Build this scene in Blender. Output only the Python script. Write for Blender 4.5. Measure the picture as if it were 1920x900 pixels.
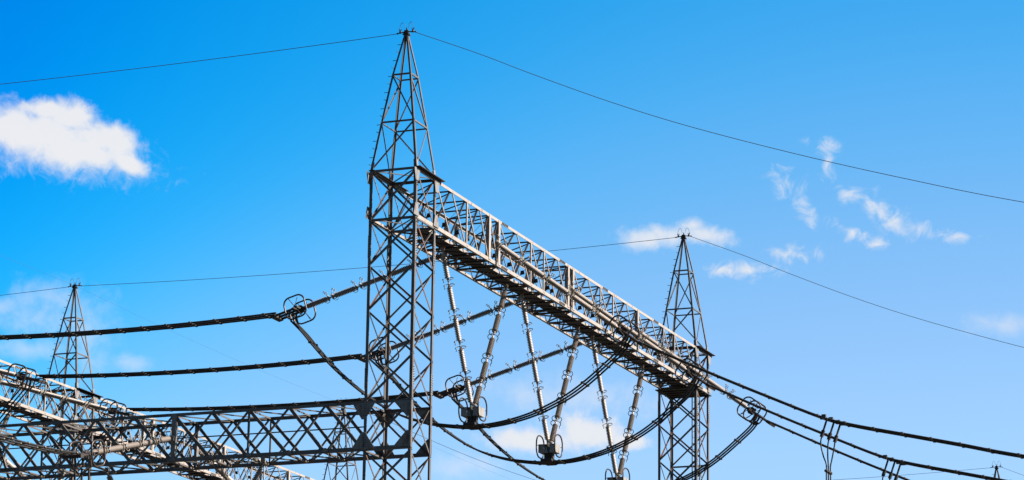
import bpy, math, random
from mathutils import Vector, Matrix
random.seed(7)
for o in list(bpy.data.objects): bpy.data.objects.remove(o)
scn = bpy.context.scene
COL = scn.collection
K = 0.75                 # yard units to metres
ZG = 60.3                # yard units from the ground to a tower top

# ------------------------------------------------------------ camera
def W(x, y, z):          # yard coordinates (z counted from the tower tops) -> world metres
    return Vector((x*K, y*K, (z+ZG)*K))
cam = bpy.data.objects.new('camera', bpy.data.cameras.new('camera'))
COL.objects.link(cam); scn.camera = cam
fw = Vector((-0.3582, 0.9010, 0.2443)).normalized()
rt = Vector((0.9304, 0.3662, 0.0128)); rt = (rt-fw*rt.dot(fw)).normalized()
up = rt.cross(fw)
M3 = Matrix((rt, up, -fw)).transposed()
cam.matrix_world = Matrix.Translation(W(72.901, -165.335, -58.741)) @ M3.to_4x4()
cam.data.sensor_width = 36; cam.data.lens = 108.04
cam.data.clip_start = 1; cam.data.clip_end = 20000

# ------------------------------------------------------------ sun and sky
SUN_EL, SUN_AZ = math.radians(36), math.radians(78)     # azimuth clockwise from +Y
sd = Vector((math.sin(SUN_AZ)*math.cos(SUN_EL), math.cos(SUN_AZ)*math.cos(SUN_EL), math.sin(SUN_EL)))
sl = bpy.data.lights.new('sun', 'SUN'); sl.energy = 5.0; sl.angle = math.radians(0.5); sl.color = (1, 0.93, 0.84)
so = bpy.data.objects.new('sun', sl); COL.objects.link(so); so.rotation_euler = sd.to_track_quat('Z', 'Y').to_euler()
SKY_STRENGTH = 0.05
EXPOSURE = 1.9

wd = bpy.data.worlds.new('World'); scn.world = wd; wd.use_nodes = True
nt = wd.node_tree; nt.nodes.clear(); N = nt.nodes; L = nt.links
def nd(t, **kw):
    n = N.new(t)
    for k, v in kw.items(): setattr(n, k, v)
    return n
def mth(op, a, b=None, c=None, clamp=False):
    n = nd('ShaderNodeMath', operation=op); n.use_clamp = clamp
    for i, v in enumerate((a, b, c)):
        if v is None: continue
        if isinstance(v, (int, float)): n.inputs[i].default_value = v
        else: L.new(v, n.inputs[i])
    return n.outputs[0]
sky = nd('ShaderNodeTexSky', sky_type='NISHITA'); sky.sun_disc = False
sky.sun_elevation = SUN_EL; sky.sun_rotation = SUN_AZ
sky.altitude = 300; sky.air_density = 1.0; sky.dust_density = 0.6; sky.ozone_density = 2.5
tc = nd('ShaderNodeTexCoord'); sep = nd('ShaderNodeSeparateXYZ'); L.new(tc.outputs['Generated'], sep.inputs[0])
az = mth('MULTIPLY', mth('ARCTAN2', sep.outputs[0], sep.outputs[1]), 57.29578)
el = mth('MULTIPLY', mth('ARCSINE', sep.outputs[2]), 57.29578)
# deep polarised blue: the clear-sky colour, made more saturated away from the sun and up from the horizon
hs = nd('ShaderNodeHueSaturation'); hs.inputs['Hue'].default_value = 0.5; hs.inputs['Saturation'].default_value = 1.0
L.new(sky.outputs[0], hs.inputs['Color'])
# t rises towards the horizon and towards the sun side; the clear sky is deepest blue high up and away from the sun
ta = mth('DIVIDE', mth('ADD', az, 31.7), 20.0, clamp=True)
ta = mth('SUBTRACT', 1.0, mth('POWER', mth('SUBTRACT', 1.0, ta), 2.0))
te = mth('DIVIDE', mth('SUBTRACT', 18.6, el), 9.0, clamp=True)
gm = mth('ADD', mth('MULTIPLY', ta, mth('ADD', mth('MULTIPLY', te, 0.20), 0.35)), mth('MULTIPLY', te, mth('ADD', mth('MULTIPLY', te, 0.40), 0.10)), clamp=True)
rampn = nd('ShaderNodeValToRGB'); rampn.color_ramp.interpolation = 'B_SPLINE'
L.new(gm, rampn.inputs[0]); cr = rampn.color_ramp
stops = [(0.0,(0,.53,1.15)),(0.13,(0,.74,1.17)),(0.28,(.06,.86,1.2)),(0.42,(.36,.97,1.18)),(0.60,(.71,.98,1.11)),(0.85,(.90,1.01,1.10))]
cr.elements[0].position = 0.0; cr.elements[1].position = stops[-1][0]
for p_, c_ in stops[1:-1]: cr.elements.new(p_)
for e_, (p_, c_) in zip(sorted(cr.elements, key=lambda q: q.position), stops): e_.color = (c_[0]/1.25, c_[1]/1.25, c_[2]/1.25, 1)
tint = nd('ShaderNodeMix', data_type='RGBA', blend_type='MULTIPLY'); tint.inputs[0].default_value = 1
t2 = nd('ShaderNodeMix', data_type='RGBA', blend_type='MULTIPLY'); t2.inputs[0].default_value = 1; t2.inputs[7].default_value = (1.25, 1.25, 1.25, 1)
L.new(rampn.outputs[0], t2.inputs[6]); L.new(hs.outputs[0], tint.inputs[6]); L.new(t2.outputs[2], tint.inputs[7])
# sky dimmed overhead and behind the viewer, added to deepen shade on the steel
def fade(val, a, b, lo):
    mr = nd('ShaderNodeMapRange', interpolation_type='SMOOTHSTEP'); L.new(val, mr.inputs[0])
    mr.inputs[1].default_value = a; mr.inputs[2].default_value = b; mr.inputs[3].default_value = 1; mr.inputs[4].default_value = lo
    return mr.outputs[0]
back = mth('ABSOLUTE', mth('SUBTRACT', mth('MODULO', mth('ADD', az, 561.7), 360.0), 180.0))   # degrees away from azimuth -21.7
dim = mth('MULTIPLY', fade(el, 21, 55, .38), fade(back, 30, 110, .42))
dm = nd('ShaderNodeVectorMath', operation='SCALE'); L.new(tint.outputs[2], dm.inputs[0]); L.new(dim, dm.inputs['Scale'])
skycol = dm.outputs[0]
# clouds, each a soft blob in azimuth / elevation broken up by noise on the sky directions
def noise(scale, detail, rough, dist=0.0):
    n = nd('ShaderNodeTexNoise'); n.inputs['Scale'].default_value = scale; n.inputs['Detail'].default_value = detail
    n.inputs['Roughness'].default_value = rough; n.inputs['Distortion'].default_value = dist
    L.new(tc.outputs['Generated'], n.inputs['Vector']); return n
n_lump = noise(125, 12, 0.60, 0.25); n_wisp = noise(150, 12, 0.64, 0.8)
F_PX = 5762.0
def sky_dir(px, py):
    d = fw + rt*((px-960)/F_PX) - up*((py-450)/F_PX); d.normalize()
    return math.degrees(math.atan2(d.x, d.y)), math.degrees(math.asin(d.z))
PXD = 57.29578/F_PX
def cloud_field(blobs, noise_out, amp, lo, hi, density):
    best = None
    for (px, py, rx, ry, rot) in blobs:
        a0, e0 = sky_dir(px, py); ca = math.cos(math.radians(e0))
        u = mth('MULTIPLY', mth('SUBTRACT', az, a0), ca/PXD); v = mth('MULTIPLY', mth('SUBTRACT', e0, el), 1/PXD)
        c, s = math.cos(math.radians(rot)), math.sin(math.radians(rot))
        uu = mth('MULTIPLY', mth('ADD', mth('MULTIPLY', u, c), mth('MULTIPLY', v, s)), 1/rx)
        vv = mth('MULTIPLY', mth('SUBTRACT', mth('MULTIPLY', v, c), mth('MULTIPLY', u, s)), 1/ry)
        dd = mth('SQRT', mth('ADD', mth('MULTIPLY', uu, uu), mth('MULTIPLY', vv, vv)))
        f = mth('SUBTRACT', 1.0, dd)
        best = f if best is None else mth('SMOOTH_MAX', best, f, 0.25)
    best = mth('MAXIMUM', best, -3.0)
    x = mth('ADD', best, mth('MULTIPLY', mth('SUBTRACT', noise_out, 0.5), amp))
    mr = nd('ShaderNodeMapRange', interpolation_type='SMOOTHSTEP')
    L.new(x, mr.inputs[0]); mr.inputs[1].default_value = lo; mr.inputs[2].default_value = hi
    mr.inputs[3].default_value = 0; mr.inputs[4].default_value = density
    return mr.outputs[0]
big = cloud_field([(20,240,120,54,3),(95,248,125,50,4),(130,222,62,42,0),(210,260,66,40,12),(140,285,110,38,6),(-70,235,70,50,0),(240,308,46,20,22),(90,205,70,26,-4)],
                  n_lump.outputs[0], 1.5, -0.12, 0.62, 0.97)
bigf = cloud_field([(105,285,185,54,6),(238,308,60,34,25)], n_wisp.outputs[0], 2.6, -0.2, 1.4, 0.72)
low = cloud_field([(1095,808,76,36,5),(1000,826,95,26,0),(1178,828,46,16,0)], n_lump.outputs[0], 1.9, -0.25, 0.75, 0.92)
mid = cloud_field([(1222,446,76,27,2),(1322,440,66,25,8),(1300,422,30,20,0)], n_lump.outputs[0], 2.0, -0.2, 0.95, 0.82)
wis = cloud_field([(1550,276,26,20,15),(1551,306,12,34,8),(1480,345,40,26,30),(1505,378,36,20,55),(1524,408,14,22,-10),(1595,362,48,22,25),(1640,390,52,26,38),(1680,420,44,26,35),
                   (1715,425,50,20,20),(1770,440,56,15,6),(1592,432,42,16,25),(1495,473,58,19,4),(1405,507,66,17,4),(1350,506,30,14,0),(1645,456,26,13,0),(1508,264,16,14,0)],
                  n_wisp.outputs[0], 4.6, -0.12, 2.2, 1.0)
fnt = cloud_field([(62,600,80,34,0),(85,555,66,32,0),(5,575,40,24,0),(50,655,66,22,0),(165,620,50,70,0),(240,680,36,18,0),
                   (1070,745,190,34,3),(870,872,66,22,0),(1880,610,60,20,0)],
                  n_lump.outputs[0], 2.8, -0.5, 1.4, 0.42)
inv = None
for d in (big, bigf, low, mid, wis, fnt):
    i = mth('SUBTRACT', 1.0, d); inv = i if inv is None else mth('MULTIPLY', inv, i)
alpha = mth('SUBTRACT', 1.0, inv)
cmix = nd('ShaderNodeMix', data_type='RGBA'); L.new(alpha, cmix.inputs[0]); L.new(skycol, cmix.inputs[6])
CLOUD = 4.75
cmix.inputs[7].default_value = (CLOUD*0.955, CLOUD*0.965, CLOUD*1.0, 1)
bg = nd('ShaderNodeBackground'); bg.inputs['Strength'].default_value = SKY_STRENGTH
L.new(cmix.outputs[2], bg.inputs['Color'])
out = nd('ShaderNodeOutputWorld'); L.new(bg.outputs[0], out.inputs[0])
vs = scn.view_settings; vs.view_transform = 'Standard'; vs.look = 'None'; vs.exposure = EXPOSURE; vs.gamma = 1; vs.use_curve_mapping = False

# ------------------------------------------------------------ materials
def material(name, col, col2, rust=0.0, rough=0.5, metal=0.0, scale=3.0, bump=0.0, rustcol=(0.085, 0.036, 0.018)):
    m = bpy.data.materials.new(name); m.use_nodes = True
    t = m.node_tree; b = t.nodes['Principled BSDF']
    tcn = t.nodes.new('ShaderNodeTexCoord'); geo = t.nodes.new('ShaderNodeNewGeometry')
    n1 = t.nodes.new('ShaderNodeTexNoise'); n1.inputs['Scale'].default_value = scale; n1.inputs['Detail'].default_value = 6
    t.links.new(geo.outputs['Position'], n1.inputs['Vector'])
    mx = t.nodes.new('ShaderNodeMix'); mx.data_type = 'RGBA'
    mx.inputs[6].default_value = (*col, 1); mx.inputs[7].default_value = (*col2, 1)
    t.links.new(n1.outputs[0], mx.inputs[0]); last = mx.outputs[2]
    if rust > 0:
        mp = t.nodes.new('ShaderNodeMapping'); mp.inputs['Scale'].default_value = (1.6, 1.6, 0.45)
        t.links.new(geo.outputs['Position'], mp.inputs[0])
        n2 = t.nodes.new('ShaderNodeTexNoise'); n2.inputs['Scale'].default_value = 3.4; n2.inputs['Detail'].default_value = 9; n2.inputs['Roughness'].default_value = 0.68
        t.links.new(mp.outputs[0], n2.inputs['Vector'])
        r = t.nodes.new('ShaderNodeMapRange'); r.inputs[1].default_value = 0.62-rust*0.3; r.inputs[2].default_value = 0.72-rust*0.2
        t.links.new(n2.outputs[0], r.inputs[0])
        m2 = t.nodes.new('ShaderNodeMix'); m2.data_type = 'RGBA'; m2.inputs[7].default_value = (*rustcol, 1)
        t.links.new(r.outputs[0], m2.inputs[0]); t.links.new(last, m2.inputs[6]); last = m2.outputs[2]
    t.links.new(last, b.inputs['Base Color'])
    b.inputs['Roughness'].default_value = rough; b.inputs['Specular IOR Level'].default_value = 0.3; b.inputs['Metallic'].default_value = metal
    if bump:
        bm_ = t.nodes.new('ShaderNodeBump'); bm_.inputs['Strength'].default_value = bump; bm_.inputs['Distance'].default_value = 0.02
        t.links.new(n1.outputs[0], bm_.inputs['Height']); t.links.new(bm_.outputs[0], b.inputs['Normal'])
    return m
M = dict(
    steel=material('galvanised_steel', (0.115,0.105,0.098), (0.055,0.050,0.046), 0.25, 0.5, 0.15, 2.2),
    chord=material('weathered_zinc_lit', (0.26,0.225,0.195), (0.18,0.152,0.132), 0.15, 0.5, 0.1, 1.5),  # paler tone for lit-facing members, sunlight put into the colour
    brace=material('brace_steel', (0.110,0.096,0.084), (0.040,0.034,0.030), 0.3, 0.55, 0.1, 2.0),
    zinc=material('thin_zinc_angle_lit', (0.21,0.182,0.158), (0.10,0.086,0.074), 0.25, 0.5, 0.1, 2.0),  # beam braces that catch the sun, their brightness put into the colour
    rusty=material('rust_stained_steel', (0.09,0.068,0.052), (0.045,0.029,0.021), 0.8, 0.7, 0.0, 4.0),
    plate=material('gusset_steel', (0.17,0.162,0.156), (0.10,0.094,0.090), 0.35, 0.5, 0.1, 5.0),
    dark=material('dark_steel', (0.031,0.025,0.022), (0.017,0.015,0.013), 0.2, 0.6, 0.1, 3.0),  # also carries the shade of the beam's dark braces in its colour
    bolt=material('bolt_steel', (0.034,0.028,0.025), (0.022,0.020,0.017), 0.0, 0.6, 0.2, 3.0),
    wire=material('weathered_conductor', (0.011,0.010,0.008), (0.007,0.006,0.006), 0.0, 0.6, 0.0, 8.0),
    ring=material('corona_ring_metal', (0.062,0.045,0.036), (0.028,0.022,0.020), 0.0, 0.38, 0.5, 6.0),
    hard=material('forged_fitting', (0.26,0.235,0.205), (0.14,0.115,0.098), 0.15, 0.45, 0.3, 9.0),
    porc=material('grey_brown_porcelain', (0.21,0.175,0.150), (0.14,0.116,0.100), 0.0, 0.45, 0.0, 6.0),
    clamp=material('aluminium_clamp', (0.090,0.078,0.070), (0.034,0.029,0.026), 0.0, 0.45, 0.3, 20.0),
    shield=material('shield_wire_steel', (0.034,0.034,0.036), (0.022,0.022,0.025), 0.0, 0.6, 0.1, 8.0),
    weight=material('counterweight_iron', (0.24,0.228,0.216), (0.13,0.122,0.115), 0.2, 0.55, 0.1, 4.0),
    concrete=material('concrete', (0.202,0.196,0.185), (0.146,0.140,0.134), 0.0, 0.9, 0.0, 2.0, 0.3),
    gravel=material('yard_gravel', (0.050,0.049,0.044), (0.025,0.025,0.021), 0.0, 0.95, 0.0, 9.0, 1.0),
)

# ------------------------------------------------------------ mesh helpers (yard units; z from tower tops)
class MB:
    def __init__(s): s.v = []; s.f = []; s.sm = []
    def add(s, vs_, fs, smooth=False):
        o = len(s.v); s.v += [Vector(a) for a in vs_]; s.f += [tuple(i+o for i in f) for f in fs]; s.sm += [smooth]*len(fs)
    def box(s, c, h):
        x, y, z = c; a, b, d = h
        s.add([(x+i*a, y+j*b, z+k*d) for i in (-1,1) for j in (-1,1) for k in (-1,1)],
              [(0,1,3,2),(4,6,7,5),(0,4,5,1),(2,3,7,6),(0,2,6,4),(1,5,7,3)])
    def bar(s, p, q, u, v):          # rectangular bar from p to q; u, v full-size cross vectors
        p, q, u, v = map(Vector, (p, q, u, v))
        s.add([a+u*i+v*j for a in (p,q) for i, j in ((-.5,-.5),(.5,-.5),(.5,.5),(-.5,.5))],
              [(0,3,2,1),(4,5,6,7),(0,1,5,4),(1,2,6,5),(2,3,7,6),(3,0,4,7)])
    def angle(s, p, q, u, v, wu, wv, t=0.028):   # L section, corner on the line p-q, flanges towards u (wu) and v (wv)
        p, q, u, v = map(Vector, (p, q, u, v)); d = (q-p).normalized()
        u = (u-d*u.dot(d)).normalized(); v = v-d*v.dot(d); v = (v-u*v.dot(u)).normalized()
        pr = [(0,0),(wu,0),(wu,t),(t,t),(t,wv),(0,wv)]
        if u.cross(v).dot(d) < 0: pr = pr[::-1]
        vv = [a+u*i+v*j for a in (p,q) for i, j in pr]
        s.add(vv, [(5,4,3,2,1,0),(6,7,8,9,10,11)]+[(i,(i+1)%6,(i+1)%6+6,i+6) for i in range(6)])
    def tube(s, pts, r, n=8, closed=False):
        pts = [Vector(a) for a in pts]; m = len(pts); rings = []; ref = None
        for i in range(m):
            a = pts[(i-1) % m] if (closed or i > 0) else pts[i]; b = pts[(i+1) % m] if (closed or i < m-1) else pts[i]
            d = (b-a).normalized()
            if ref is None:
                ref = Vector((0,0,1)) if abs(d.z) < .9 else Vector((0,1,0))
            ref = (ref-d*ref.dot(d)).normalized(); w = d.cross(ref)
            rings.append([pts[i]+(ref*math.cos(2*math.pi*k/n)+w*math.sin(2*math.pi*k/n))*r for k in range(n)])
        vs_ = [a for rg in rings for a in rg]; fs = []
        for i in range(m if closed else m-1):
            j = (i+1) % m
            for k in range(n): fs.append((i*n+k, i*n+(k+1)%n, j*n+(k+1)%n, j*n+k))
        s.add(vs_, fs, True)
        if not closed: s.add(rings[0], [tuple(range(n))[::-1]]); s.add(rings[-1], [tuple(range(n))])
    def lathe(s, p, q, prof, n=14):  # prof: (t along p-q in units, radius)
        p, q = Vector(p), Vector(q); d = (q-p).normalized(); ref = Vector((0,0,1)) if abs(d.z) < .9 else Vector((0,1,0))
        ref = (ref-d*ref.dot(d)).normalized(); w = d.cross(ref)
        vs_ = [p+d*t+(ref*math.cos(2*math.pi*k/n)+w*math.sin(2*math.pi*k/n))*r for t, r in prof for k in range(n)]
        fs = [(i*n+k, i*n+(k+1)%n, (i+1)*n+(k+1)%n, (i+1)*n+k) for i in range(len(prof)-1) for k in range(n)]
        s.add(vs_, fs, True)
        s.add(vs_[:n], [tuple(range(n))[::-1]]); s.add(vs_[-n:], [tuple(range(n))])
    def prism(s, pts, n_, t):        # flat polygon with thickness t along n_
        pts = [Vector(a) for a in pts]; n_ = Vector(n_)*t; m = len(pts)
        s.add(pts+[a+n_ for a in pts], [tuple(range(m))[::-1], tuple(range(m, 2*m))]+[(i,(i+1)%m,(i+1)%m+m,i+m) for i in range(m)])
    def ball(s, c, r, n=8):
        s.lathe((c[0],c[1],c[2]-r), (c[0],c[1],c[2]+r), [(r-r*math.cos(a), max(.002, r*math.sin(a))) for a in [math.pi*i/5 for i in range(6)]], n)
    def mesh(s, name, mats):
        me = bpy.data.meshes.new(name); me.from_pydata([v*K for v in s.v], [], s.f)
        me.polygons.foreach_set('use_smooth', s.sm); me.update()
        for m in (mats if isinstance(mats, (list, tuple)) else [mats]): me.materials.append(M[m])
        return me
    def build(s, name, mat, parent=None):
        return inst(s.mesh(name, mat), name, parent)
def inst(me, name, parent=None, mat=None):
    o = bpy.data.objects.new(name, me); COL.objects.link(o)
    if parent: o.parent = parent
    if mat is not None: o.matrix_local = mat
    return o
def thing(name, label, cat, loc=(0,0,0), group=None, base=None):
    o = bpy.data.objects.new(name, None); COL.objects.link(o); o.location = W(*loc)
    o.empty_display_size = .5
    o['label'] = label; o['category'] = cat
    if group: o['group'] = group
    return o
def TR(x, y, z, rot=None):
    m = Matrix.Translation(Vector((x,y,z))*K)
    return m @ rot if rot is not None else m
def dup(root, loc, label, group=None, rotz=0):
    def cp(o, par):
        c = o.copy(); COL.objects.link(c); c.parent = par
        for ch in o.children: cp(ch, c)
        return c
    r = cp(root, None); r.location = W(*loc); r.rotation_euler = (0,0,rotz); r['label'] = label
    if group: r['group'] = group
    return r

# ------------------------------------------------------------ ground
def pix_free_ground():
    mb = MB(); R = 4000; n = 40
    vs_ = []; fs = []
    for i in range(n+1):
        for j in range(n+1):
            x = -R+2*R*i/n; y = -R+2*R*j/n
            vs_.append((x, y, -0.0))
    for i in range(n):
        for j in range(n): fs.append((i*(n+1)+j, (i+1)*(n+1)+j, (i+1)*(n+1)+j+1, i*(n+1)+j+1))
    mb.add(vs_, fs); o = mb.build('ground', 'gravel'); o['kind'] = 'structure'; return o
pix_free_ground()

# ------------------------------------------------------------ lattice towers (local: origin on the ground, Z up)
HW = 1.54
ZT, ZB, ZG1, ZG0 = ZG-9.27, ZG-12.36, ZG-23.46, ZG-26.46
Z1, Z2 = ZG-2.99, ZG-6.12
S1, S2, SA = 0.4116, 0.713, 0.075
CORN = {'F': (1,-1), 'L': (-1,-1), 'R': (1,1), 'K': (-1,1)}
FACES = [('L','F',(0,-1,0)), ('F','R',(1,0,0)), ('R','K',(0,1,0)), ('K','L',(-1,0,0))]
def cpt(c, z):
    if z <= ZT: s = 1
    elif z <= Z2: s = 1+(S2-1)*(z-ZT)/(Z2-ZT)
    elif z <= Z1: s = S2+(S1-S2)*(z-Z2)/(Z1-Z2)
    else: s = S1+(SA-S1)*(z-Z1)/(ZG-0.3-Z1)
    return Vector((CORN[c][0]*HW*s, CORN[c][1]*HW*s, z))
def bolts_on(mb, c, z0, z1, n):
    sx, sy = CORN[c]
    for i in range(n):
        z = z0+(z1-z0)*i/(n-1)
        for off in ((.05,.11) if True else (.08,)):
            mb.box((sx*(HW-off-.02), sy*(HW+.022), z+(.0 if off < .1 else .04)), (.022,.022,.022))
            mb.box((sx*(HW+.022), sy*(HW-off*1.5-.02), z+(.0 if off < .1 else .04)), (.022,.022,.022))
def make_tower(label):
    root = thing('lattice_tower', label, 'tower', (0,0,-ZG), 'steel lattice towers of the yard')
    for c in 'FLRK':
        sx, sy = CORN[c]; u = (-sx,0,0); v = (0,-sy,0)
        mb = MB()
        mb.angle(cpt(c,0.3), cpt(c,ZT), u, v, .19, .21, .035)
        mb.angle(cpt(c,ZT), cpt(c,Z2), u, v, .13, .17, .03)
        mb.angle(cpt(c,Z2), cpt(c,Z1), u, v, .12, .15, .03)
        mb.angle(cpt(c,Z1), cpt(c,ZG-.25), u, v, .11, .13, .03)
        leg = mb.build('leg', 'steel', root)
        sp = MB()
        for za, zb in ((ZB-2.35, ZB-.95), (ZG1+.75, ZG1+2.0), (ZT-.2, ZT+.55), (ZG0-12, ZG0-10.7)):
            t = .04
            a = Vector((sx*(HW+t*.4), sy*(HW+t*.4), za)); b = Vector((sx*(HW+t*.4), sy*(HW+t*.4), zb))
            if za > ZT-1:   # splice of the peak
                a = Vector((sx*(HW+.012), sy*(HW+.012), za)); b = cpt('F',zb); b = Vector((sx*abs(b.x)+sx*.012, sy*abs(b.y)+sy*.012, zb))
            sp.angle(a, b, u, v, .19, .28, .03); sp.build('splice_plate', 'plate', leg); sp = MB()
        bo = MB()
        bolts_on(bo, c, ZB-2.25, ZB-1.05, 9); bolts_on(bo, c, ZG1+.85, ZG1+1.9, 8); bolts_on(bo, c, ZT-1.1, ZT-.5, 5); bolts_on(bo, c, ZB-.3, ZB+.5, 5)
        bo.build('bolt_rows', 'bolt', leg)['kind'] = 'stuff'
        f = MB(); f.box((sx*HW*.99, sy*HW*.99, .2), (.55,.55,.3)); f.build('footing', 'concrete', root)
    def brace(mb, a, b, n, w1, w2, off, near=1):
        a = Vector(a); b = Vector(b); n = Vector(n); d = (b-a).normalized()
        p = d.cross(n); 
        if p.z < 0: p = -p
        o = -n*off
        mb.angle(a+o-p*w1/2, b+o-p*w1/2, p*near if near > 0 else p, -n, w1, w2, .018)
    # crossbars on the peak, on the beam levels and at the gantry levels
    for z, w in ((Z1,.10),(Z2,.10),(ZT-.02,.14),(ZB,.16)):
        for a, b, n in FACES:
            mb = MB(); brace(mb, cpt(a,z), cpt(b,z), n, w, .08, .0 if w < .12 else .03); mb.build('crossbar', 'steel', root)
    for z in (ZT+.02, ZB+.05):
        mb = MB(); mb.bar(cpt('L',z), cpt('R',z), (.05,-.05,0), (0,0,.05)); mb.build('plan_brace', 'brace', root)
        mb = MB(); mb.bar(cpt('F',z-.06), cpt('K',z-.06), (.05,.05,0), (0,0,.05)); mb.build('plan_brace', 'brace', root)
    # peak diagonals: one per face and panel
    for z0, z1, flip in ((Z1,Z2,0),(Z2,ZT,1)):
        for a, b, n in FACES:
            hi, lo = (a,b) if not flip else (b,a)
            mb = MB(); brace(mb, cpt(hi,z0), cpt(lo,z1), n, .085, .07, .035); mb.build('peak_brace', 'steel', root)
    # X braced shaft
    lv = [ZT, ZB]; z = ZB
    while z-2.775 > .4:
        z -= 2.775
        if abs(z-ZG1) < .3: z = ZG1
        lv.append(z)
        if abs(z-ZG1) < .3: z = ZG0; lv.append(z)
    lv.append(.45)
    rest = MB()
    for i in range(len(lv)-1):
        za, zb = lv[i], lv[i+1]
        for a, b, n in FACES:
            side = n[0] != 0
            for k, (c1, c2) in enumerate(((a,b),(b,a))):
                mb = MB() if i < 7 else rest
                topnear = CORN[c1][1] < CORN[c2][1]
                w1, w2 = ((.11,.03) if topnear else (.05,.11)) if side else (.12,.10)
                ins = .05+.035*k
                brace(mb, cpt(c1,za), cpt(c2,zb), n, w1, w2, ins)
                if i < 7: mb.build('diagonal_brace', random.choice(['rusty','brace','brace','brace']) if side else random.choice(['steel','steel','brace','rusty']), root)
    r = rest.build('lower_bracing', 'steel', root); r['kind'] = 'stuff'
    # gusset plates: towards the beam (X faces) and towards the cross gantry (Y faces)
    for sx in (1,-1):
        for sy in (-1,1):
            mb = MB(); x = sx*(HW+.03); y = sy*HW
            for z, dz in ((ZT-.08,-1),(ZB+.08,1)):
                mb.prism([(x,y-.42,z),(x,y+.42,z),(x,y+.2,z+dz*.75),(x,y-.2,z+dz*.75)], (sx,0,0), .02)
                mb.build('gusset_plate', 'plate', root); mb = MB()
            mb = MB(); y = sy*(HW+.03); xi = -sx
            for z, dz in ((ZG1-.12,-1),(ZG0+.12,1)):
                if sx > 0: pts = [(HW,y,z),(HW-1.15,y,z),(HW-.3,y,z+dz*.95),(HW,y,z+dz*.95)]
                else: pts = [(-HW-.75,y,z),(-HW+.75,y,z),(-HW+.12,y,z+dz*1.0),(-HW-.12,y,z+dz*1.0)]
                mb.prism(pts, (0,sy,0), .02)
                g_ = mb.build('gusset_plate', 'plate', root); mb = MB()
            bo = MB()
            for z, dz in ((ZG1-.12,-1),(ZG0+.12,1)):
                for i in range(7):
                    for xo in (0,.13): bo.box((sx*(HW-.08)+(-sx*xo if sx > 0 else xo-.06), sy*(HW+.065), z+dz*(.12+i*.11)), (.02,.02,.02))
            bo.build('bolt_rows', 'bolt', g_)['kind'] = 'stuff'
    # peak cap with wire clamps, hoops and step bolts
    cap = MB(); cap.box((0,0,ZG-.22), (.17,.17,.03)); cap.box((0,0,ZG-.1), (.13,.1,.09)); cap.lathe((0,0,ZG-.02),(0,0,ZG+.25),[(0,.05),(.1,.04),(.2,.02)],6)
    cap.box((0,0,ZG-.3), (.2,.2,.02))
    cp = cap.build('peak_cap', 'dark', root)
    for s in (-1,1):
        mb = MB(); mb.bar((s*.12,0,ZG-.1),(s*.62,0,ZG-.16),(0,.05,0),(0,0,.06)); mb.ball((s*.42,0,ZG-.1),.09); mb.ball((s*.62,0,ZG-.16),.06)
        mb.bar((s*.42,0,ZG-.1),(s*.36,0,ZG+.1),(0,.05,0),(.05,0,0)); mb.bar((s*.42,0,ZG-.12),(s*.5,0,ZG+.12),(0,.05,0),(.05,0,0))
        mb.build('wire_clamp', 'dark', cp)
        mb = MB(); mb.tube([(s*(.29-.17*math.cos(a)),0,ZG+.1+.42*math.sin(a)) for a in [math.pi*i/12 for i in range(13)]], .013, 5)
        mb.build('wire_hoop', 'shield', cp)
    for i in range(16):
        z = ZT+.35+i*.53
        if z > ZG-.6: break
        p = cpt('L', z); mb = MB()
        if i % 2: mb.bar(p, p+Vector((-.24,0,0)), (0,.03,0), (0,0,.03))
        else: mb.bar(p, p+Vector((-.06,-.2,.02)), (.03,0,0), (0,0,.03))
        mb.build('step_bolt', 'dark', root)
    return root
GR_T = 'steel lattice towers of the yard'
tA = make_tower('tallest lattice tower, carrying the near end of the long beam and the low cross gantry')
tB = dup(tA, (0,54,-ZG), 'lattice tower with a ladder, holding up the far end of the long beam')
tC = dup(tA, (-53.5,53.8,-ZG), 'far lattice tower whose peak rises above the background beam, crossed by two conductor bundles')
tE = dup(tA, (-53.5,107.8,-ZG), 'distant lattice tower seen small beneath and through the low cross gantry')
tD = dup(tA, (-53.5,0,-ZG), 'lattice tower carrying the far left ends of the cross gantry and background beam')
tG = dup(tA, (0,162.1,-ZG), 'most distant lattice tower, only its peak showing beyond the drooping conductors')
# ladder inside the shaft of the tower at the far end of the beam
lad = MB()
for x in (.35,.95): lad.bar((x,1.0,.4),(x,1.0,ZB-.1),(.07,0,0),(0,.07,0))
ld = lad.build('ladder', 'steel', tB)
r_ = MB(); z = .8
while z < ZB-.2: r_.bar((.35,1.0,z),(.95,1.0,z),(0,.025,0),(0,0,.025)); z += .46
o = r_.build('rungs', 'steel', ld)
mb = MB(); mb.bar((-HW,HW+.08,ZG-17.9),(HW,HW+.08,ZG-17.9),(0,.1,0),(0,0,.12)); mb.build('crossbar', 'steel', tB)
# plated platform under the beam end
mb = MB(); mb.box((0,-.05,ZB-.14),(HW+.15,HW+.25,.03)); 
for y in (-1.2,-.4,.4,1.2): mb.box((0,y,ZB-.2),(HW+.1,.04,.05))
pl = mb.build('platform', 'dark', tB)

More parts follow.
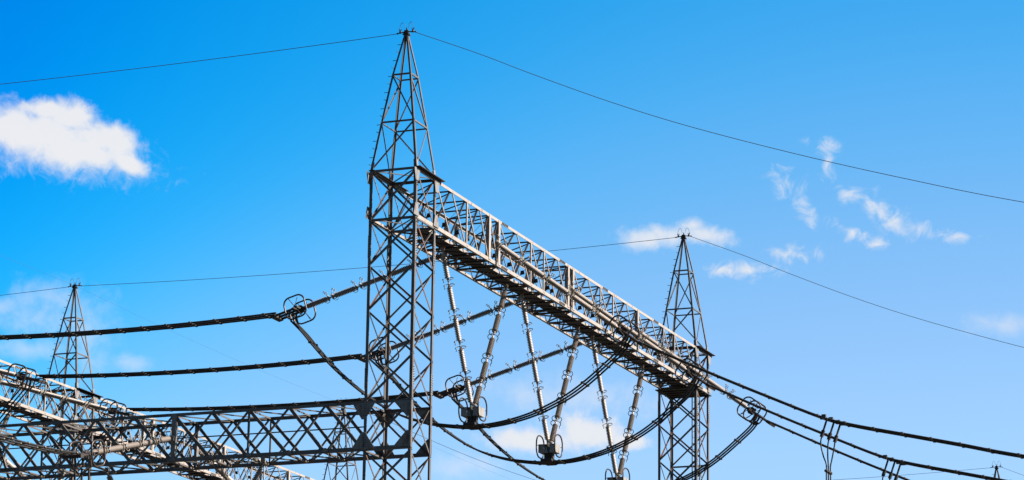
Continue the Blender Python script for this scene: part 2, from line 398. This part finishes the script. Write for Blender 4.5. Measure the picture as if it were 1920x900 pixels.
# ------------------------------------------------------------ gantry beams (local: origin at the near end's ground point, beam along +Y)
NODES = [-1.5,1.5,4.05,6.5,8.6,10.33,11.95,15.0,17.6,20.0,22.5,24.66,25.6,28.5,31.05,33.65,36.4,39.0,42.0,44.7,47.25,50.0,52.5,55.5]
THIN = {6.5,17.6,20.0,31.05,33.65,44.7,47.25}; THICK = {10.33,11.95,24.66,25.6,39.0}
def chord_bolts(mb, x, sx, y, z):
    for i in range(5):
        for dz in (-.04,.05): mb.box((x+sx*.03, y+i*.22+(dz>0)*.05, z+dz), (.02,.06,.02))
def make_beam(label, nodes, thin, thick, zt, zb, hw, white=True, walk=True, bw=(.12,.05)):
    y0, y1 = nodes[0], nodes[-1]
    root = thing('gantry_beam', label, 'beam', (0,0,-ZG), 'lattice gantry beams')
    for sx in (1,-1):
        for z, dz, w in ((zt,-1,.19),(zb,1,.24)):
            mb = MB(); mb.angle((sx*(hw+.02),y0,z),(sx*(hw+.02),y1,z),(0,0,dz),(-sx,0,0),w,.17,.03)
            c = mb.build('chord', 'chord' if white else 'steel', root)  # pale chord as painted sunlight, darker steel as painted shade
            bo = MB(); k = 0
            for y in nodes[6::4]: chord_bolts(bo, sx*(hw+.02), sx, y+.5, z+dz*.1)
            bo.build('bolt_rows', 'bolt', c)['kind'] = 'stuff'
    cnt = 0; rest = MB()
    for sx in (1,-1):
        for i in range(len(nodes)-1):
            a, b = nodes[i], nodes[i+1]
            if i == 0 or (not white and i == len(nodes)-2): continue
            # braces coloured as sunlit fall away from the viewer, those coloured as shaded towards the viewer, one inside the other
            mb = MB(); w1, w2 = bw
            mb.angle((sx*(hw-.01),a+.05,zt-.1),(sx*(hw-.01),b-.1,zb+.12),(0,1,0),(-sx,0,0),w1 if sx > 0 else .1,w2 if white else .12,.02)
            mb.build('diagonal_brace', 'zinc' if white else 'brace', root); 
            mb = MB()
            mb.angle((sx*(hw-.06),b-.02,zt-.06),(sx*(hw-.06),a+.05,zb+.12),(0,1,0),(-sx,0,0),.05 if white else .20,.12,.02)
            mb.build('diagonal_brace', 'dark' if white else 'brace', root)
        for y in nodes[1:-1]:  # posts toned like the chords
            if y in thick:
                mb = MB(); mb.angle((sx*(hw+.05),y-.12,zb+.1),(sx*(hw+.05),y-.12,zt-.05),(0,1,0),(-sx,0,0),.3,.25,.03)
                mb.build('post', 'chord' if white else 'plate', root)
            elif y in thin:
                mb = MB(); mb.angle((sx*(hw+.03),y,zb+.1),(sx*(hw+.03),y,zt-.05),(0,1,0),(-sx,0,0),.13,.08,.02)
                mb.build('post', 'chord' if white else 'steel', root)
    # top and bottom planes
    for i, y in enumerate(nodes[1:-1]):
        mb = MB(); mb.angle((-hw,y,zt-.05),(hw,y,zt-.05),(0,1,0),(0,0,-1),.11,.10,.02); mb.build('crossbar', 'brace', root)
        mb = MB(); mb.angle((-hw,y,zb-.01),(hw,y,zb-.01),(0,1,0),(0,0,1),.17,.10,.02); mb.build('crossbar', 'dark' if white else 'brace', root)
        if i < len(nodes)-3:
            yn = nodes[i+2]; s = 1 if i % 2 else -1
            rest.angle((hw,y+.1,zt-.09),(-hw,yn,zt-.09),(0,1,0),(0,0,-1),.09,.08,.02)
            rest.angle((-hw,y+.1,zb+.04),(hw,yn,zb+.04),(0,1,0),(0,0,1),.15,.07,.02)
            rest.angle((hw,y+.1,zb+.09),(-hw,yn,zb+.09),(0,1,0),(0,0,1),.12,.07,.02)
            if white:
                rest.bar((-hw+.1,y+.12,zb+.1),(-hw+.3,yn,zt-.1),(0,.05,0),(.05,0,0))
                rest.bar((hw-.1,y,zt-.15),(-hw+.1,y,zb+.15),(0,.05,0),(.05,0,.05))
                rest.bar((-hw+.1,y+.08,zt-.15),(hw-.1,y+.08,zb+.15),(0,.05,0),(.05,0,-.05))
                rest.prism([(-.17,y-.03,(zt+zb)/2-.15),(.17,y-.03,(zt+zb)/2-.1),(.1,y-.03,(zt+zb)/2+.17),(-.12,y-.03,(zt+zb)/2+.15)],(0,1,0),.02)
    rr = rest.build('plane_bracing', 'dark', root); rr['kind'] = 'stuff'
    mb = MB()
    for sx in (1,-1):
        for y in nodes[1:-1]:
            mb.prism([(sx*(hw+.045),y-.18,zb+.06),(sx*(hw+.045),y+.22,zb+.06),(sx*(hw+.045),y+.1,zb+.3),(sx*(hw+.045),y-.06,zb+.3)],(sx,0,0),.015)
    if not walk:
        mb.build('node_plates', 'plate', root)
    if walk:
        w = MB(); y = 1.7
        while y < y1-1.5:
            w.bar((-.28,y,zb+.12),(.64,y,zb+.12),(0,.14,0),(0,0,.05)); y += .185
        wk = w.build('walkway', 'dark', root)
        for x, m_ in ((.68,'chord'),(-.32,'dark')):  # sun-side board coloured as lit, the other as shaded
            e_ = MB(); yy = 1.7
            while yy < y1-2:
                e_.bar((x,yy,zb+.20),(x,min(yy+2.35,y1-1.6),zb+.20),(.04,0,0),(0,0,.2)); yy += 2.5
            e_.build('toe_board', m_, wk)
        # capping channel over the tower at the near end
        c_ = MB(); c_.box((hw+.12,.35,zt+.03),(.2,1.95,.02)); c_.box((hw+.02,.35,zt-.05),(.02,1.95,.07))
        c_.box((-hw+.1,1.0,zt+.03),(.2,2.6,.02)); c_.box((0,1.55,zt-.02),(hw,.14,.03))
        c_.build('capping_channel', 'dark', root)
        c_ = MB(); c_.box((hw+.12,54.35,zt+.03),(.2,1.95,.02)); c_.box((hw+.02,54.35,zt-.05),(.02,1.95,.07)); c_.box((0,52.3,zt-.02),(hw,.14,.03))
        c_.build('capping_channel', 'dark', root)
    return root
bm1 = make_beam('long sunlit lattice beam running away between the tall tower and the ladder tower', NODES, THIN, THICK, ZT, ZB, 1.5)
bm2 = dup(bm1, (-53.5,0,-ZG), 'background lattice beam with two rounded rings before it, descending towards the far tower')
bm3 = dup(bm1, (-53.5,53.8,-ZG), 'background lattice beam beyond the far tower, showing beneath the cross gantry')
CN = [-1.5,1.5,4.0,6.42,9.1,11.6,14.2,16.95,19.6,22.2,24.7,27.2,28.4,31,33.6,36.2,38.8,41.4,44,46.6,49.2,52,55]
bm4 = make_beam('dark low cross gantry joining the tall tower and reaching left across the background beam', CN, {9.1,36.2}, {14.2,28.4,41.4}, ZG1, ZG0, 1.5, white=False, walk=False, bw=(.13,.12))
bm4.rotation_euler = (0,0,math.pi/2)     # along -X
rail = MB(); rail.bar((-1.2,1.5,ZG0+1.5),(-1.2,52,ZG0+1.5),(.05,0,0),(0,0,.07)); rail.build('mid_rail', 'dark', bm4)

# ------------------------------------------------------------ insulators
def fin_unit(length, rmax=.185, core=.10, n=13):
    mb = MB(); prof = [(0,.05),(.02,.08),(.1,.09)]
    a, b = .14, length-.14; st = (b-a)/n
    for i in range(n):
        t = a+i*st
        prof += [(t,core),(t+st*.34,rmax),(t+st*.48,rmax),(t+st*.62,core+.02)]
    prof += [(length-.1,.09),(length-.02,.08),(length,.05)]
    mb.lathe((0,0,0),(length,0,0),prof,14)
    return mb
UL = 1.74; PIT = 2.06
ME_UNIT = fin_unit(UL).mesh('insulator_unit','porc')
mb = MB(); mb.lathe((0,0,0),(PIT-UL,0,0),[(0,.04),(.08,.07),(.12,.035),(.2,.04),(.25,.075),(PIT-UL,.04)],8); ME_LINK = mb.mesh('link','hard')
# curled arcing horns of the tension strings (lie in the XZ plane around the joint)
mb = MB()
def curl(p, q, e, side):
    c = Vector(q); pts = [Vector(p), (Vector(p)+c)/2+Vector((0,0,.02)), c]
    for k in range(1,8): a = k*.75; pts.append(c+Vector((side*.07*math.sin(a),0,e*(.07-.07*math.cos(a)))))
    return pts
for y in (-.16,.16):
    for s in (-1,1):
        mb.tube([Vector(a)+Vector((0,y,0)) for a in curl((s*.06,0,0),(s*.32,0,.36),1,-s)], .022, 5)
        mb.tube([(s*.05,y*.3,0),(s*.2,y,-.22),(s*.38,y,-.26),(s*.45,y,-.16)], .02, 5)
for s in (-1,1): mb.lathe((s*.16-.03,0,0),(s*.16+.03,0,0),[(0,.2),(.06,.2)],10)
ME_HORN = mb.mesh('arcing_horn','hard')
# C-shaped horns of the V strings (ring around the axis, axis along local X)
mb = MB()
pts = [(0,.34*math.cos(a),.34*math.sin(a)) for a in [math.radians(-150+300*i/20) for i in range(21)]]
mb.tube([(.16,pts[0][1]*1.1,pts[0][2]*1.2)]+pts+[(-.16,pts[-1][1]*1.1,pts[-1][2]*1.2)], .026, 6); mb.tube([(0,.34,0),(0,0,0)],.02,5)
ME_CHORN = mb.mesh('arcing_horn','ring')
def racetrack(hx, hz, rc, n=7):
    pts = []
    for cx, cz, a0 in ((hx-rc,hz-rc,0),(-hx+rc,hz-rc,90),(-hx+rc,-hz+rc,180),(hx-rc,-hz+rc,270)):
        for i in range(n+1):
            a = math.radians(a0+90*i/n); pts.append((cx+rc*math.cos(a), cz+rc*math.sin(a)))
    return pts
def ring_mesh():
    mb = MB(); mb.tube([(x,0,z) for x, z in racetrack(.74,.74,.46)], .055, 8, True)
    for x, z in ((.35,.72),(-.35,-.72),(.72,-.2)): mb.tube([(x,0,z),(x*.2,0,z*.2)], .024, 5)
    mb.tube([(-.3,0,.6),(0,0,.05),(-.25,0,-.62)], .02, 5)
    return mb.mesh('grading_ring','ring')
ME_RING = ring_mesh()
def make_tension(L, label):
    root = thing('tension_insulator', label, 'insulator', (0,0,0), 'tension insulator strings')
    h = L-.35-(5*PIT-(PIT-UL))
    mb = MB(); mb.tube([(0,0,0),(h,0,0)], .045, 6); mb.box((.06,0,0),(.09,.16,.14)); mb.box((h*.5,0,0),(.12,.05,.1)); mb.lathe((h-.12,0,0),(h,0,0),[(0,.1),(.12,.1)],8)
    mb.build('shackle', 'hard', root)
    for i in range(5):
        x = h+i*PIT
        inst(ME_UNIT, 'insulator_unit', root, TR(x,0,0))
        if i < 4: inst(ME_LINK, 'link', root, TR(x+UL,0,0))
        inst(ME_HORN, 'arcing_horn', root, TR(x-.16 if i == 0 else x-(PIT-UL)/2,0,0))
    mb = MB()
    mb.prism([(L-.4,-.02,-.1),(L-.1,-.02,-.3),(L+.25,-.02,-.25),(L+.3,-.02,.25),(L-.1,-.02,.25)],(0,1,0),.05)
    mb.box((L,0,0),(.08,.72,.07)); mb.box((L+.3,0,0),(.07,.62,.07))
    mb.lathe((L-.4,0,0),(L+.1,0,0),[(0,.07),(.2,.12),(.4,.06)],8)
    mb.build('yoke_plate', 'dark', root)
    for y in (-.72,.72): inst(ME_RING, 'grading_ring', root, TR(L+.05,y,0))
    for y in (-.5,0,.5):
        mb = MB(); mb.lathe((L+.25,y,0),(L+1.75,y,0),[(0,.05),(.1,.085),(1.3,.085),(1.5,.05)],8); mb.build('dead_end_sleeve', 'ring', root)
    for y in (-.5,0,.5):   # jumper terminals turned down
        mb = MB(); mb.tube([(L+.55,y,0),(L+.62,y,-.25),(L+.62,y,-.7)],.075,7); mb.build('jumper_terminal', 'ring', root)
    mb = MB(); mb.box((L+1.75,0,0),(.16,.62,.1)); mb.build('spacer_clamp','dark',root)
    return root
LL = math.hypot(12.3-1.5, 14.2-11.1); LRR = math.hypot(10-1.5, 17.2-10.9)
aL = math.atan2(14.2-11.1, 12.3-1.5); aR = math.atan2(17.2-10.9, 10-1.5)
def rotm(zrot, pitch): return Matrix.Rotation(zrot,4,'Z') @ Matrix.Rotation(pitch,4,'Y')
def place(o, loc, zrot, pitch):
    o.rotation_euler = rotm(zrot, pitch).to_euler(); o.location = W(*loc)
PH = [11.7, 25.35, 39.05]
ordn = ['nearest the tall tower','at the middle of the beam','farthest from the tall tower']
pl_ = make_tension(LL, ''); pr_ = make_tension(LRR, '')
descL = ['topmost finned insulator string passing behind the tall tower to a pair of rounded rings','middle finned insulator string sloping down left, its rings behind the tall tower shaft','lowest finned insulator string sloping down left to rings beside the first hanging weight box']
descR = ['upper finned insulator string crossing the beam face, ending at rings before its middle','second finned insulator string crossing the beam face, ending at rings by the ladder tower','third finned insulator string, ending at rings in open sky beyond the ladder tower']
for i, y in enumerate(PH):
    o = pl_ if i == 0 else dup(pl_, (0,0,0), ''); o['label'] = descL[i]; place(o, (-1.5,y,-11.1), math.pi, aL)
    o = pr_ if i == 0 else dup(pr_, (0,0,0), ''); o['label'] = descR[i]; place(o, (1.5,y,-10.9), 0, aR)
descG = ['pale insulator string on the background beam, mostly beyond the left picture edge','pale insulator string lying along the background beam to the rings at far left','pale insulator string lying before the background beam to the rings above the cross gantry']
descGL = ['insulator string on the hidden far side of the background beam, first phase','insulator string on the hidden far side of the background beam, second phase','insulator string on the hidden far side of the background beam, third phase']
for i, y in enumerate(PH):
    o = dup(pl_, (0,0,0), descG[i]); place(o, (-52.0,y,-11.1), 0, aL)
    if i == 2: o = dup(pl_, (0,0,0), descGL[i]); place(o, (-55.0,y,-11.1), math.pi, aL)
# strings of the cross gantry, towards and away from the viewer
L4 = math.hypot(9.6,2.55); a4 = math.atan2(2.55,9.6)
o = dup(pr_, (0,0,0), 'smooth pale insulator string hung on the post of the dark cross gantry, pointing left'); place(o, (-14.3,-1.55,-25.0), -math.pi/2, a4)
o = dup(pr_, (0,0,0), 'pale insulator string leaving the back of the cross gantry, down towards the bottom edge'); place(o, (-14.3,1.55,-25.0), math.pi/2, a4)
o = dup(pr_, (0,0,0), 'pale insulator string behind the cross gantry at the bottom left corner'); place(o, (-28.0,1.55,-25.0), math.pi/2, a4)

# V strings (local: origin at the conductor clamp, V in the YZ plane)
VT = (5.35, 10.15)      # half width, height above the clamp line
def make_v(label):
    root = thing('v_string_insulator', label, 'insulator', (0,0,0), 'V shaped insulator strings')
    for s in (-1,1):
        top = Vector((0, s*VT[0], VT[1])); bot = Vector((0, s*.28, 1.35)); d = (bot-top); Ln = d.length; d.normalize()
        q = d.to_track_quat('X','Z').to_matrix().to_4x4()
        h = (Ln-(5*PIT-(PIT-UL)))*.75
        leg = MB(); leg.tube([top+Vector((0,0,.25)), top, top+d*h], .045, 6); leg.box((0,s*VT[0],VT[1]+.2),(.12,.12,.12)); leg.ball(top,.09)
        lg = leg.build('hanger', 'hard', root)
        for i in range(5):
            p = top+d*(h+i*PIT)
            inst(ME_UNIT, 'insulator_unit', root, Matrix.Translation(p*K) @ q)
            if i < 4: inst(ME_LINK, 'link', root, Matrix.Translation((p+d*UL)*K) @ q)
            spin = Matrix.Rotation(math.radians(90), 4, 'X')
            if i > 0: inst(ME_CHORN, 'arcing_horn', root, Matrix.Translation((p+d*.02)*K) @ q @ spin)
            if i < 4: inst(ME_CHORN, 'arcing_horn', root, Matrix.Translation((p+d*(UL-.08))*K) @ q @ spin)
    # counterweights, yoke and rings
    for x in (-.42,.42):
        w = MB()
        for k in range(4): w.box((x,-.36+k*.24,.92),(.2,.108,.28))
        w.box((x,0,.92),(.17,.46,.25)); w.build('counterweight', 'weight', root)
    y_ = MB(); y_.prism([(-.03,-.5,1.5),(-.03,.5,1.5),(-.03,.2,.3),(-.03,-.2,.3)],(1,0,0),.06); y_.box((0,0,.45),(.32,.14,.2)); y_.box((0,0,1.22),(.5,.05,.05))
    y_.box((0,0,.12),(.4,.62,.07)); y_.build('yoke_plate', 'dark', root)
    for y in (-.5,0,.5):
        c = MB(); c.lathe((-.45,y,0),(.45,y,0),[(0,.06),(.15,.12),(.75,.12),(.9,.06)],8); c.build('suspension_clamp','dark',root)
    for x in (-.66,.66):
        r = MB(); r.tube([(x,yy*1.0,1.1+zz) for yy, zz in racetrack(.72,.75,.6)], .05, 8, True)
        r.tube([(x,-.7,1.1),(0,-.1,1.2)],.022,5); r.tube([(x,.7,1.1),(0,.1,1.2)],.022,5)
        r.build('grading_ring', 'ring', root)
    return root
VB = -22.72
dV = ['V shaped insulator pair with weight box, hanging nearest the tall tower','V shaped insulator pair hanging at the middle of the long beam above the low cloud','V shaped insulator pair hanging nearest the ladder tower, cut off by the bottom edge']
v0 = make_v(dV[0]); v0.location = W(0,PH[0],VB)
for i in (1,2): dup(v0, (0,PH[i],VB), dV[i])
dG = ['V shaped insulator pair of the background beam, far left beyond the frame','V shaped insulator pair of the background beam behind the cross gantry','V shaped insulator pair of the background beam, just left of the far tower']
for i in (1,2): dup(v0, (-53.5,PH[i],VB), dG[i])
dup(v0, (-14.2,0,-26.6-VT[1]), 'V shaped insulator pair hanging below the cross gantry at the bottom edge', None, math.pi/2)
dup(v0, (-28.0,0,-26.6-VT[1]), 'V shaped insulator pair hanging below the cross gantry at the bottom left corner', None, math.pi/2)

# ------------------------------------------------------------ conductors
mb = MB(); mb.tube([(0,-.56,0),(0,.56,0)], .04, 6)
for y in (-.5,0,.5): mb.lathe((-.1,y,0),(.1,y,0),[(0,.065),(.03,.09),(.17,.09),(.2,.065)],8)
ME_SP = mb.mesh('spacer','clamp')
def spline(pts, n):      # Catmull-Rom
    P_ = [Vector(p) for p in pts]; P_ = [P_[0]*2-P_[1]]+P_+[P_[-1]*2-P_[-2]]; out_ = []
    for i in range(1, len(P_)-2):
        p0,p1,p2,p3 = P_[i-1:i+3]
        for k in range(n):
            t = k/n
            out_.append(.5*((2*p1)+(p2-p0)*t+(2*p0-5*p1+4*p2-p3)*t*t+(3*p1-p0-3*p2+p3)*t**3))
    out_.append(P_[-2]); return out_
def bundle(name, label, cat, pts, group, step=1.8, first=.9, across=(0,1,0), r=.062, n=10, smooth=True, last=.5):
    path = spline(pts, n) if smooth else [Vector(p) for p in pts]
    o0 = path[0]
    root = thing(name, label, cat, tuple(o0), group)
    ac = Vector(across)
    for s in (-.46,0,.46):
        mb = MB(); mb.tube([p-o0+ac*s for p in path], r, 6); mb.build('conductor', 'wire', root)
    acc = 0; nxt = first; tot = sum((path[i+1]-path[i]).length for i in range(len(path)-1))
    zr = math.atan2(ac.y, ac.x)-math.pi/2
    for i in range(len(path)-1):
        a, b = path[i], path[i+1]; l = (b-a).length
        while nxt <= acc+l and nxt < tot-last:
            p = a+(b-a)*((nxt-acc)/l)-o0
            inst(ME_SP, 'spacer', root, Matrix.Translation(p*K) @ Matrix.Rotation(zr,4,'Z')); nxt += step
        acc += l
    return root
def span_pts(x0, z0, x1, z1, sag, y, n=12):
    return [(x0+(x1-x0)*i/n, y, z0+(z1-z0)*i/n-sag*4*(i/n)*(1-i/n)) for i in range(n+1)]
GRP_S = 'three-wire conductor bundles strung between beams'
dS = ['upper black conductor bundle crossing the left sky below the big cloud','lower black conductor bundle crossing the left sky to the tall tower shaft','third black conductor bundle skimming the top of the cross gantry']
c15 = math.cos(aL); s15 = math.sin(aL)
for i, y in enumerate(PH):
    x0 = -12.3-1.6*c15; z0 = -14.2-1.6*s15*.6
    bundle('conductor_bundle', dS[i], 'conductor', span_pts(x0, -14.45, -53.5-x0, -14.45+[.1,.15,.25][i], .34, y), GRP_S)
dR = ['uppermost black conductor bundle sloping down across the right sky','second black conductor bundle sloping right below the uppermost','lowest and thinnest looking conductor bundle sloping right from the ring in open sky']
for i, y in enumerate(PH):
    pts = [(11.2,y,-18.05),(15.75,y,-20.25),(19.33,y,-21.9),(22.85,y,-23.46),(24.84,y,-24.07),(28.11,y,-24.84),(31.34,y,-25.6),(35.15,y,-26.51),(44,y,-28.3),(60,y,-30.6)]
    if i == 1: pts = [(a, b, c-.03) for a, b, c in pts]
    bundle('conductor_bundle', dR[i], 'conductor', pts, 'three-wire conductor bundles leaving to the right', first=1.9)
    # dropper
J = ['first','second','third']
dJ = ['uppermost slack jumper, looping from behind the tall tower under the nearest weight box','slack jumper looping under the weight box at the middle of the long beam','slack jumper dipping off the bottom edge, rising to the rings in open sky']
for i, y in enumerate(PH):
    lx, lz = -12.3-.62*c15, -14.2-.8
    pts = [(-12.75,y,-15.05),(-11.9,y,-15.9),(-11.04,y,-16.9),(-9.82,y,-18.2),(-8.42,y,-19.45),(-6.9,y,-20.6),(-5.3,y,-21.55),(-3.7,y,-22.15),(-2.2,y,-22.5),(-.5,y,VB),(.5,y,VB),(1.5,y,-22.68),(2.8,y,-22.48),(4.1,y,-22.15),(5.3,y,-21.7),(6.55,y,-21.1),(7.7,y,-20.35),(8.9,y,-19.4),(9.9,y,-18.55),(10.35,y,-18.0)]
    bundle('jumper_cable', dJ[i], 'jumper', pts, 'slack jumpers under the long beam', first=2.1, step=1.78, n=6, r=.062)
for i in (1,2):
    y = PH[i]
    pts = [(-40.75,y,-15.05),(-42.5,y,-16.9),(-43.7,y,-18.2),(-45.1,y,-19.45),(-46.6,y,-20.6),(-48.2,y,-21.55),(-51.3,y,-22.5),(-53.5,y,VB),(-56,y,-22.4),(-59,y,-20.9),(-62,y,-18.4),(-64.5,y,-15.1)]
    bundle('jumper_cable', ['','slack jumper falling from the rings at far left behind the cross gantry','slack jumper falling from the rings above the cross gantry, seen through its lattice'][i], 'jumper', pts, 'slack jumpers under the background beam', first=1.5, n=6)
# cross gantry line: bundle coming towards the viewer, jumper, bundle going away
xg = -14.3
ye, ze = -1.55-LRR*math.cos(a4)-1.2, -25.0-LRR*math.sin(a4)-.25
bundle('conductor_bundle', 'grey conductor bundle with spacers crossing in front of the cross gantry at far left', 'conductor', [(xg,ye,ze),(xg,ye-4,ze-.35),(xg,ye-9,ze-.55),(xg,ye-16,ze-.6),(xg,ye-26,ze-.3),(xg,ye-40,ze+.5)], 'bundles of the cross gantry line', across=(1,0,0))
yj, zj = -1.55-LRR*math.cos(a4)-.6, ze-.3
bundle('jumper_cable', 'slack jumper hanging straight down from the rings before the cross gantry', 'jumper', [(xg,yj,zj-.4),(xg,yj+.3,zj-2.5),(xg,yj+1.6,zj-5),(xg,yj+4.5,zj-7.4),(xg,0,-26.6-VT[1]),(xg,-yj-4.5,zj-7.4),(xg,-yj-1.6,zj-5),(xg,-yj-.3,zj-2.5),(xg,-yj,zj-.4)], 'jumpers of the cross gantry line', across=(1,0,0))
for x_, lb in ((-14.3,'conductor bundle running away below the cross gantry, near the bottom edge'),(-28.0,'conductor bundle running away below the cross gantry at the bottom left corner')):
    bundle('conductor_bundle', lb, 'conductor', [(x_,-ye,ze),(x_,-ye+8,ze-.9),(x_,-ye+16,ze-1.3),(x_,-ye+32,ze-.9),(x_,-ye+45,ze)], 'bundles of the cross gantry line', across=(1,0,0))

# droppers
def dropper(x, y, z, label):
    root = thing('dropper_cable', label, 'cable', (x,y,z), 'vertical droppers')
    mb = MB()
    for k in range(4):
        xx = -.42+k*.3; mb = MB()
        mb.box((xx, (-.5,0,.5,.5)[k], -.02-(xx)*.33), (.13,.1,.12))
        mb.build('tee_clamp', 'clamp', root)
    for k, (xo, yo) in enumerate(((-.22,-.5),(.08,0),(.32,.5))):
        a = Vector((xo,yo,-.1-xo*.33)); sl_ = Vector((-.34,0,-1.0)); b_ = a+sl_; e = Vector((-.32,(k-1)*.46,-3.3))
        mb = MB(); mb.tube([a, a+sl_*.75], .065, 7); mb.tube([a+sl_*.7, a+sl_*1.1], .12, 8)
        mb.build('clamp_stem', 'dark', root)
        path = spline([b_, b_+Vector((-.08,0,-.5)), (b_+e)/2+Vector((-.06,0,-.1)), e+Vector((0,0,.5)), e], 5)+[e+Vector((0,0,-d)) for d in (2,5,9,15,22,34)]
        mb = MB(); mb.tube(path, .045, 6); mb.build('conductor', 'wire', root)
    for zz in (-3.2,-5.0,-6.8,-8.6,-10.4): inst(ME_SP, 'spacer', root, TR(-.32,0,zz))
dropper(23.55, PH[0], -23.62, 'vertical three-wire dropper hanging from the uppermost right conductor bundle')
dropper(23.75, PH[1], -23.78, 'vertical three-wire dropper at the bottom edge, hanging from the second right bundle')

# shield wires on the tower peaks
def wire(label, pts, r=.02, n=6):
    path = spline(pts, n); o0 = path[0]
    root = thing('shield_wire', label, 'wire', tuple(o0), 'thin shield wires between tower peaks')
    mb = MB(); mb.tube([p-o0 for p in path], r, 5); mb.build('strand', 'shield', root)
def sag(p, q, s, n=12):
    p, q = Vector(p), Vector(q)
    return [p+(q-p)*(i/n)+Vector((0,0,-s*4*(i/n)*(1-i/n))) for i in range(n+1)]
wire('thin shield wire from the tallest tower peak towards the upper left edge', sag((-.6,0,-.17),(-53,0,-.17),.42))
rp = [(.62,0,-.2),(4.9,0,-2.05),(8.4,0,-3.7),(13.55,0,-6.0),(18.56,0,-8.0),(25,0,-10.25),(31.3,0,-12.25),(38,0,-14.2),(50,0,-17.2),(70,0,-21)]
wire('long thin shield wire sagging right from the tallest tower peak', rp)
wire('thin shield wire between the ladder tower peak and the far tower peak', sag((-.6,54,-.17),(-53,53.8,-.17),.4))
wire('thin shield wire sagging right from the ladder tower peak', [(a,54,c) for a, b, c in rp])
wire('thin shield wire left of the far tower peak above the faint clouds', sag((-54.1,53.8,-.17),(-100,53.8,-.17),.5))
wire('shield wire dropping right from the distant small tower behind the jumpers', [(-53.5+a,107.8,c-.05) for a, b, c in rp])
wire('shield wire reaching left from the most distant tower peak', sag((-.6,162.1,-.17),(-53,162.1,-.17),.5))
wire('shield wire falling right from the most distant tower peak', [(a,162.1,c) for a, b, c in rp])
wire('hair-thin wire between the far tower and the distant small tower', sag((-53.5,54.3,-.1),(-53.5,107.3,-.1),.3), .006)
wire('hair-thin wire from the left edge to the far tower peak', sag((-53.5,0.5,-.1),(-53.5,53.3,-.1),.3), .006)
wire('hair-thin wire beyond the distant small tower', sag((-53.5,108.3,-.1),(-53.5,161,-.1),.3), .006)
